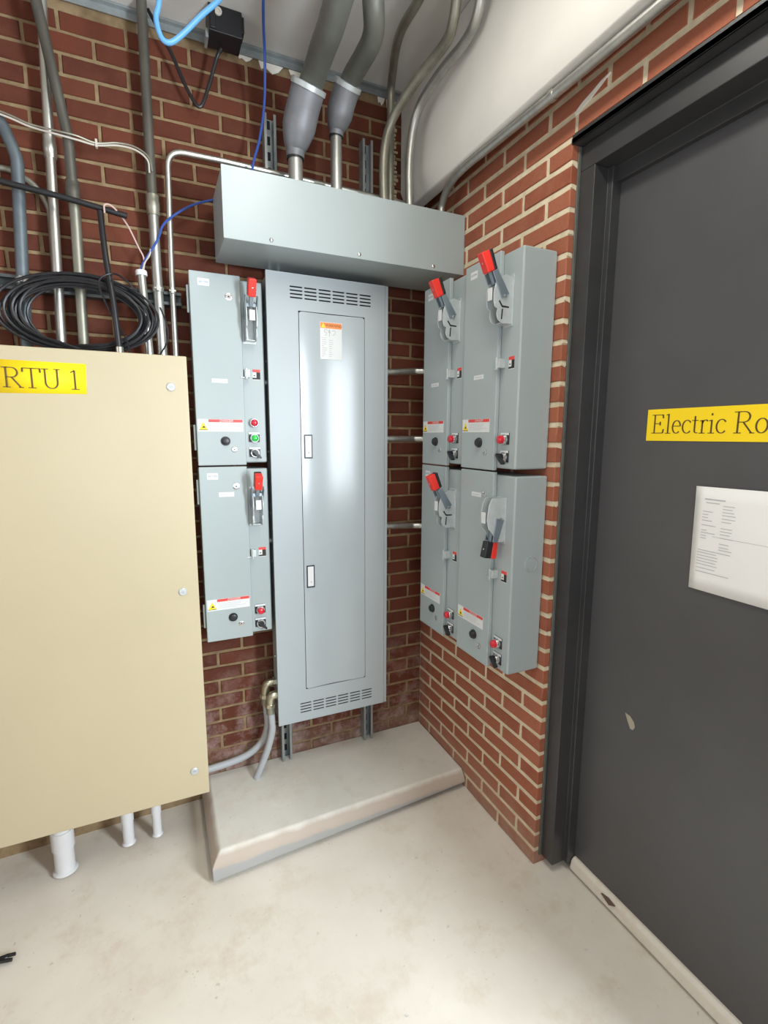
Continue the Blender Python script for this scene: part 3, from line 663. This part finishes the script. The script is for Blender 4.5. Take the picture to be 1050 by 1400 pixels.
# ------------------------------------------------------------------ tan cabinet
cb = empty('control_cabinet', (-1.76, 0, .206)); CW, CH = .797, 1.438
m = MB(); m.box(.006, CW-.004, -.262, -.006, .006, CH-.006); m.build('body', 'tan_enamel', cb, bevel=.004)
m = MB(); m.box(0, CW, -.285, -.2625, 0, CH); cd = m.build('door', 'tan_enamel', cb, bevel=.003, seg=3)
for x, z in ((.750, 1.347), (.7495, .716), (.7525, .093)):
    m = MB(); m.lathe([(0, .0125), (.003, .0125), (.005, .010), (.005, .004), (.0035, .003), (.0035, 0)], (x, -.285, z), (0, -1, 0), 18); sc = m.build('door_screw', 'zinc', cd)
    m = MB(); m.box(x-.009, x+.009, -.2905, -.2895, z-.0016, z+.0016); m.build('screw_slot', 'ink_grey', cd)
m = MB(); m.add([(.325, -.2856, 1.401), (.5345, -.2856, 1.400), (.531, -.2856, 1.318), (.325, -.2856, 1.314)], [(0, 3, 2, 1)]); lo_ = m.build('name_label', 'sign_yellow', cb); s_ = lo_.modifiers.new('thick', 'SOLIDIFY'); s_.thickness = .0006
letters('RTU 1', .340, 1.330, .052, -.2866, 'ink_brown', lo_, sx=1.08, thick=.085)
tag(cb, 'large tan steel control cabinet labelled RTU 1 on yellow tape', 'cabinet')

# ------------------------------------------------------------------ conduits on the left
def pipe(name, pts, r, material, label, cat='conduit', smooth='fillet', rad=.09, n=14, extra=None, group=None):
    P = fillet(pts, rad) if smooth == 'fillet' else catmull(pts)
    e = empty(name, pts[0]); o0 = Vector(pts[0]); m = MB()
    if isinstance(material, tuple):      # (upper material, lower material, height where they join)
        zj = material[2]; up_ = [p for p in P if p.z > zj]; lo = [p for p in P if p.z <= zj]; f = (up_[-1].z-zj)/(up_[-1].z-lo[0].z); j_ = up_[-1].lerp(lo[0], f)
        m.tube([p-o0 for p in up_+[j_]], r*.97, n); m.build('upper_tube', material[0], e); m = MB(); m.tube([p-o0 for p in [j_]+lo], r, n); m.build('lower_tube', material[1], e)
    else:
        m.tube([p-o0 for p in P], r, n); m.build('tube', material, e)
    if extra:
        for (kind, c, d, mt) in extra:
            c = Vector(c)-o0; d = Vector(d).normalized(); m = MB()
            if kind == 'coupling': m.lathe([(-.030, r*1.0), (-.030, r*1.22), (-.012, r*1.22), (-.010, r*1.3), (.010, r*1.3), (.012, r*1.22), (.030, r*1.22), (.030, r*1.0)], c, d, 16)
            elif kind == 'connector': m.lathe([(0, r*1.0), (0, r*1.55), (.007, r*1.55), (.007, r*1.3), (.026, r*1.3), (.028, r*1.0)], c, d, 16)
            elif kind == 'bushing': m.lathe([(0, r*.95), (0, r*1.35), (.013, r*1.35), (.016, r*1.2), (.016, r*.8)], c, d, 16)
            elif kind == 'clamp':
                m.lathe([(-.008, r*1.0), (-.008, r*1.18), (.008, r*1.18), (.008, r*1.0)], c, d, 14); m.box(c.x-.004, c.x+.004, c.y-r-.016, c.y-r*.9, c.z-.008, c.z+.008); m.box(c.x-.010, c.x+.010, c.y-r-.012, c.y-r-.010, c.z-.002, c.z+.002)
            m.build(kind, mt, e)
    tag(e, label, cat, group); return e
YP = -.060; Zt = 1.46
pipe('conduit', [(-2.345, YP, 2.345), (-1.42, YP, 2.325), (-1.378, YP, 2.20), (-1.392, YP, 1.90), (-1.400, YP, 1.655)], .0165, 'conduit_blue', 'blue-grey conduit at the far left bending away at its top', extra=[('clamp', (-1.393, YP, 1.862), (0, 0, 1), 'galvanised')], rad=.12)
pipe('conduit', [(-1.281, YP, ZC), (-1.293, YP, 2.30), (-1.310, YP, 1.655)], .0135, 'emt_bright', 'bright straight steel conduit crossing behind the aged bent conduit', extra=[('coupling', (-1.2945, YP, 2.245), (0, 0, 1), 'emt_bright'), ('clamp', (-1.305, YP, 1.862), (0, 0, 1), 'galvanised')])
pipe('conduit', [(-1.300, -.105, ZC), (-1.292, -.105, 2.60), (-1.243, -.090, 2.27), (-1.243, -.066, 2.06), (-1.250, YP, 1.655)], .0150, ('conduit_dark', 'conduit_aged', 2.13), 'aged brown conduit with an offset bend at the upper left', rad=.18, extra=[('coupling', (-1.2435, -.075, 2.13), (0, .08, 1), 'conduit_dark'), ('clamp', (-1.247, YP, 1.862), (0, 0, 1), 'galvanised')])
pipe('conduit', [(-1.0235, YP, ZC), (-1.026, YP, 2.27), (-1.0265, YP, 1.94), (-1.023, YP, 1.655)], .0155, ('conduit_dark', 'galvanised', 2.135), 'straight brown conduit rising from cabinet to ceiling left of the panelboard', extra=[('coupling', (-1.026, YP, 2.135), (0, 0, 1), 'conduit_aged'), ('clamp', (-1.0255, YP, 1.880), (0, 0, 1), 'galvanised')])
pipe('conduit', [(-.983, -.053, 1.655), (-.982, -.053, 1.92), (-.974, -.053, 2.312), (-.80, -.053, 2.314), (-.10, -.053, 2.302)], .0095, 'emt_bright', 'thin bright conduit turning right above the trough', rad=.055, extra=[('clamp', (-.982, -.053, 1.880), (0, 0, 1), 'galvanised')])
pipe('conduit_stub', [(-1.072, YP-.01, 1.917), (-1.062, YP-.01, 1.655)], .0130, 'emt_bright', 'short open conduit stub with a white bushing and wires coming out', extra=[('bushing', (-1.0720, YP-.01, 1.915), (-.03, 0, 1), 'label_white')])
pipe('conduit', [(-2.345, -.022, 2.20), (-1.40, -.022, 2.180), (-1.345, -.022, 2.150), (-1.314, -.022, 2.09), (-1.316, -.022, 1.885)], .0085, 'conduit_aged', 'small bent conduit passing behind the bright straight one', rad=.08)
m = MB(); strut_mesh(m, (-2.34, -.002, 1.862), (1, 0, 0), 1.385, side=(0, 0, 1)); o = m.build('strut_rail', 'rail_dark'); tag(o, 'horizontal strut rail on the brick holding the left conduits', 'strut')
pipe('cable', [(-2.345, -.118, 2.20), (-1.62, -.118, 2.14), (-1.420, -.118, 2.109), (-1.265, -.118, 2.093), (-1.101, -.118, 2.070)], .0085, 'black_cable', 'stiff black cable running level in front of the left conduits', 'cable', 'catmull')
pipe('cable', [(-1.172, -.128, 2.066), (-1.164, -.165, 1.93), (-1.151, -.192, 1.80), (-1.143, -.195, 1.648)], .0085, 'black_cable', 'black cable dropping from the level cable into the cabinet', 'cable', 'catmull', extra=[('connector', (-1.1435, -.195, 1.6445), (0, 0, 1), 'brass_fitting')])
# cables
pipe('cable', [(-2.345, -.086, 2.37), (-1.60, -.086, 2.32), (-1.408, -.086, 2.295), (-1.336, -.09, 2.277), (-1.276, -.112, 2.262), (-1.22, -.112, 2.258), (-1.17, -.095, 2.262), (-1.115, -.085, 2.278), (-1.066, -.085, 2.276), (-1.034, -.085, 2.255), (-1.030, -.082, 2.22)], .0028, 'wire_white', 'pale thin cable strung across the upper left conduits', 'cable', 'catmull', n=6)
pipe('cable', [(-2.345, -.088, 2.378), (-1.60, -.088, 2.328), (-1.408, -.088, 2.302), (-1.336, -.092, 2.283), (-1.276, -.118, 2.268), (-1.22, -.118, 2.266), (-1.17, -.099, 2.2665), (-1.115, -.088, 2.284), (-1.066, -.088, 2.283), (-1.030, -.088, 2.262), (-1.022, -.084, 2.225)], .0025, 'conduit_aged', 'second greyish thin cable tied to the pale one', 'cable', 'catmull', n=6)
m = MB(); m.box(-.003, .003, -.006, .006, -.012, .010); o = m.build('cable_tie', 'wire_white'); o.location = (-1.17, -.097, 2.266); tag(o, 'small white tie bundling the two thin cables', 'cable tie')
pipe('wire', [(-1.074, -.068, 1.915), (-1.069, -.068, 1.945), (-1.046, -.082, 1.981), (-1.017, -.082, 2.03), (-1.000, -.085, 2.072), (-.962, -.068, 2.116), (-.902, -.062, 2.159), (-.838, -.056, 2.188)], .0036, 'wire_blue', 'dark blue wire arching from the open stub towards the trough', 'wire', 'catmull', n=6)
pipe('wire', [(-1.0715, -.074, 1.915), (-1.060, -.074, 1.955), (-1.046, -.083, 1.975), (-1.040, -.083, 1.995)], .0030, 'wire_white', 'short white wire beside the blue one at the stub', 'wire', 'catmull', n=6)
pipe('wire', [(-1.160, -.134, 2.062), (-1.158, -.134, 2.086), (-1.136, -.130, 2.084), (-1.103, -.10, 2.052), (-1.076, -.08, 1.998), (-1.062, -.074, 1.965), (-1.0675, -.071, 1.915)], .0026, 'wire_pink', 'pinkish wire looped over the black cable and into the stub', 'wire', 'catmull', n=6)
pipe('cable', [(-.975, -.30, ZC), (-.984, -.30, 2.56), (-.994, -.30, 2.512), (-.984, -.30, 2.470), (-.962, -.30, 2.463), (-.928, -.30, 2.494), (-.878, -.30, 2.553), (-.825, -.30, 2.612), (-.76, -.30, ZC)], .0070, 'wire_lightblue', 'light blue cable hanging in a loop from the ceiling', 'cable', 'catmull', n=10)
pipe('cable', [(-.722, -.42, ZC), (-.718, -.36, 2.625), (-.695, -.24, 2.620), (-.679, -.17, 2.582), (-.674, -.12, 2.484), (-.689, -.10, 2.383), (-.715, -.10, 2.29), (-.715, -.10, 2.194)], .0042, 'wire_blue', 'thin blue cable hanging from the ceiling into the trough', 'cable', 'catmull', n=8)
bx = empty('junction_box', (-.79, -.10, ZC))
m = MB(); m.box(-.050, .050, -.04, .04, -.075, -.0005); m.box(.02, .058, -.03, .02, -.05, -.005); m.box(-.046, -.03, -.045, -.04, -.07, -.01); m.build('housing', 'black_cable', bx, bevel=.006)
m = MB(); m.lathe([(0, .012), (.004, .012), (.004, .007), (.001, .006)], (-.022, -.04, -.02), (0, -1, 0), 14); m.build('port', 'wire_white', bx)
m = MB(); m.box(-.058, -.050, -.02, .03, -.085, -.060); m.build('bracket', 'strut_steel', bx)
tag(bx, 'small dirty black box fixed under the ceiling', 'junction box')
pipe('cable', [(-1.006, -.045, 2.70), (-.969, -.05, 2.634), (-.944, -.05, 2.591), (-.906, -.05, 2.508), (-.869, -.05, 2.462), (-.839, -.055, 2.525), (-.812, -.07, 2.606), (-.798, -.085, 2.6285)], .0055, 'black_cable', 'black cable sagging from the ceiling line to the black box', 'cable', 'catmull', n=8)
# coil of black cable standing on the tan cabinet
rnd = random.Random(11); pts = []; c0 = Vector((-1.240, -.135, 1.762)); turns = 17
for t in range(turns):
    a_ = rnd.uniform(.150, .215)+(.0 if t % 3 else .01); b_ = rnd.uniform(.088, .118); dy = rnd.uniform(-.022, .022); dz_ = rnd.uniform(-.006, .006); dx = rnd.uniform(-.008, .008)
    for k in range(20):
        th = 2*math.pi*k/20+math.pi*1.5
        tw = -.012*math.cos(th)
        pts.append(c0+Vector((dx+a_*math.cos(th), dy+tw, max(dz_+b_*math.sin(th), -.104))))
m = MB(); m.tube(catmull(pts, 2), .0043, 6); e = m.build('cable_coil', 'black_cable'); tag(e, 'big loose coil of thin black cable standing on the tan cabinet', 'cable coil')
pipe('cable', [(-1.09, -.178, 1.842), (-1.12, -.180, 1.872), (-1.150, -.215, 1.872), (-1.183, -.212, 1.845), (-1.165, -.182, 1.78), (-1.125, -.18, 1.70), (-1.118, -.18, 1.650)], .0028, 'black_cable', 'loose black cable end looping out of the coil', 'cable', 'catmull', n=6)
pipe('cable', [(-1.025, -.178, 1.80), (-1.008, -.185, 1.745), (-1.010, -.185, 1.70), (-1.038, -.185, 1.650)], .0028, 'black_cable', 'loose black cable end at the right end of the coil', 'cable', 'catmull', n=6)

# ------------------------------------------------------------------ conduits above the trough
TZ = 2.193
def feeder(base, neck, hub, pts, r1, r2, label):
    """thin riser, cast reducing elbow, large conduit"""
    o0 = Vector(base); e = empty('feeder_conduit', base); m = MB()
    m.tube([Vector((0, 0, 0)), Vector(neck)-o0], r1, 18); m.build('riser', 'galvanised', e)
    h = [Vector(p)-o0 for p in hub]; m = MB(); m.tube(catmull([h[0], h[1], h[2], h[3]], 5), [r1*1.25]*3+[r1*1.28+(r2*1.42-r1*1.28)*min(1, i/5) for i in range(8)]+[r2*1.4]*5, 20); hb = m.build('reducing_hub', 'fitting_cast', e)
    m = MB(); d = (h[3]-h[2]).normalized(); m.lathe([(-.004, r2*1.3), (-.004, r2*1.5), (.010, r2*1.5), (.012, r2*1.2)], h[3], d, 20); m.build('bushing_ring', 'zinc', hb)
    m = MB(); m.lathe([(-.006, r1*1.05), (-.006, r1*1.2), (.004, r1*1.2)], h[0], (0, 0, 1), 18); m.build('rubber_ring', 'black_plastic', hb)
    m = MB(); m.tube(catmull([p-o0 for p in map(Vector, pts)], 8), r2, 20); m.build('large_conduit', 'conduit_large', e)
    tag(e, label, 'conduit', 'feeder conduits')
feeder((-.588, -.17, TZ), (-.588, -.17, 2.33), [(-.588, -.17, 2.315), (-.586, -.175, 2.352), (-.575, -.205, 2.425), (-.562, -.245, 2.485)],
       [(-.566, -.232, 2.465), (-.553, -.270, 2.502), (-.552, -.36, 2.522), (-.555, -.47, 2.530), (-.558, -.60, 2.575), (-.556, -.69, 2.71)], .0235, .0375, 'thickest aged conduit rising from the trough through a grey cast hub, left one')
feeder((-.446, -.17, TZ), (-.446, -.17, 2.43), [(-.446, -.17, 2.412), (-.444, -.175, 2.438), (-.437, -.200, 2.487), (-.428, -.235, 2.530)],
       [(-.430, -.225, 2.520), (-.424, -.262, 2.542), (-.418, -.35, 2.548), (-.420, -.43, 2.556), (-.445, -.49, 2.590), (-.475, -.53, 2.71)], .0195, .0305, 'second thick conduit rising from the trough through a smaller cast hub')
pipe('conduit', [(-.210, -.10, TZ), (-.211, -.10, 2.585), (-.236, -.17, 2.662), (-.282, -.32, 2.668), (-.290, -.47, 2.664), (-.29, -.62, 2.69)], .0140, 'conduit_aged', 'aged conduit rising behind the two crossing ones from the trough', smooth='catmull')
pipe('conduit', [(-.281, -.20, TZ), (-.282, -.20, 2.37), (-.262, -.225, 2.478), (-.229, -.34, 2.542), (-.206, -.46, 2.566), (-.212, -.53, 2.590), (-.235, -.60, 2.71)], .0150, 'conduit_aged', 'bent conduit leaning right in front of the straight one above the trough', smooth='catmull')
pipe('conduit', [(-.180, -.20, TZ), (-.182, -.20, 2.388), (-.178, -.25, 2.512), (-.163, -.38, 2.560), (-.150, -.49, 2.574), (-.156, -.57, 2.600), (-.175, -.63, 2.71)], .0150, 'galvanised', 'brightest bent conduit leaning against the white beam', smooth='catmull')
pipe('conduit', [(-.070, -.24, TZ), (-.070, -.24, 2.235), (-.078, -.30, 2.272), (-.085, -.40, 2.283), (-.078, -.60, 2.2835), (-.070, -.90, 2.2835), (-.060, -1.7, 2.2835)], .0125, 'galvanised', 'small conduit running along the underside of the white beam', smooth='catmull', extra=[('clamp', (-.072, -.80, 2.2835), (0, 1, 0), 'galvanised')])
# conduits between the panelboard and the right starters
for z0, z1, lab in ((1.655, 1.668, 'upper short bright conduit between panelboard and corner starter'), (1.400, 1.400, 'middle short bright conduit between panelboard and corner starter'), (1.048, 1.040, 'lowest short bright conduit between panelboard and corner starter')):
    pipe('conduit', [(-.2500, -.10, z0), (-.10, -.10, z1), (-.055, -.12, z1), (-.050, -.2425, z1)], .0130, 'emt_bright', lab, rad=.04, extra=[('connector', (-.2495, -.10, z0), (1, 0, .05), 'emt_bright')])
# nipples between the left starters and the panelboard
for z, lab in ((1.60, 'short conduit nipple between upper left starter and panelboard'), (1.02, 'short conduit nipple between lower left starter and panelboard')):
    pipe('conduit_nipple', [(-.7003, -.07, z), (-.6867, -.07, z)], .012, 'galvanised', lab)

# ------------------------------------------------------------------ flexible conduits at the pad
def flex(label, elbow, pts, r=.0135):
    e = empty('flexible_conduit', elbow[0]); o0 = Vector(elbow[0]); m = MB()
    m.tube([p-o0 for p in catmull(elbow, 6)], .0165, 14); el = m.build('elbow_connector', 'brass_fitting', e)
    P = [Vector(p)-o0 for p in elbow]
    for i, d in ((0, Vector((1, 0, 0))), (-1, P[-1]-P[-2])):
        m = MB(); m.lathe([(-.007, .021), (.007, .021), (.008, .0175)], P[i], d, 8); m.build('lock_nut', 'brass_fitting', el)
    m = MB(); m.tube([p-o0 for p in catmull(pts, 8)], r, 14); m.build('sheath', 'pvc_grey', e)
    m = MB(); q = Vector(pts[0])-o0; m.tube([q+Vector((0, 0, .012)), q-Vector((0, 0, .035))], r*1.16, 14); m.build('sleeve', 'conduit_aged', e)
    tag(e, label, 'conduit', 'flexible conduits')
flex('grey flexible conduit from the panelboard elbow straight down to the pad', [(-.6885, -.114, .418), (-.712, -.114, .414), (-.717, -.114, .380)], [(-.717, -.114, .380), (-.713, -.114, .325), (-.712, -.112, .275), (-.728, -.108, .205), (-.752, -.101, .135), (-.776, -.098, .077)])
flex('grey flexible conduit curving left behind the tan cabinet', [(-.6885, -.070, .449), (-.720, -.070, .444), (-.728, -.070, .399)], [(-.728, -.070, .399), (-.723, -.070, .33), (-.722, -.070, .27), (-.742, -.060, .205), (-.79, -.050, .158), (-.85, -.046, .138), (-.94, -.046, .130), (-1.06, -.046, .128)])
# pipes coming out of the floor into the cabinet
for (x, y, r, lab) in ((-1.420, -.155, .030, 'fat white pipe rising from the floor under the tan cabinet'), (-1.231, -.125, .0185, 'thin white pipe under the tan cabinet, middle of three'), (-1.138, -.130, .0150, 'thinnest white pipe under the tan cabinet near the pad')):
    e = empty('floor_pipe', (x, y, fz(x))); m = MB(); m.tube([(0, 0, 0), (0, 0, .2115-fz(x))], r, 20); m.build('tube', 'pvc_white', e)
    m = MB(); m.lathe([(.085, r), (.085, r*1.12), (.150, r*1.12), (.150, r)], (0, 0, 0), (0, 0, 1), 20); m.build('coupling', 'pvc_white', e)
    m = MB(); m.lathe([(0, r*1.0), (0, r*1.25), (.004, r*1.1), (.006, r*1.0)], (0, 0, .0005), (0, 0, 1), 20); m.build('sealant_ring', 'pvc_white', e)
    tag(e, lab, 'pipe', 'floor pipes')
# cable clip lying on the floor
zf = fz(-1.52); e = empty('cable_clip', (-1.534, -.425, zf+.004)); m = MB()
m.prism([(-.03, -.008), (-.005, -.009), (.018, -.0105), (.030, -.010), (.030, -.004), (.012, -.002), (.002, .000), (.012, .004), (.032, .006), (.031, .012), (.010, .011), (-.01, .007), (-.03, .004)], 2, -.004, .004)
m.build('jaw', 'black_plastic', e, bevel=.0015); m = MB(); m.prism([(.004, -.001), (.013, .003), (.013, -.002)], 2, -.003, .0015); m.build('metal_insert', 'zinc', e)
e.rotation_euler = (0, R(-2.3), R(-12)); tag(e, 'small black forked clip lying on the floor at the left edge', 'clip')
print('back wall bricks', nb)
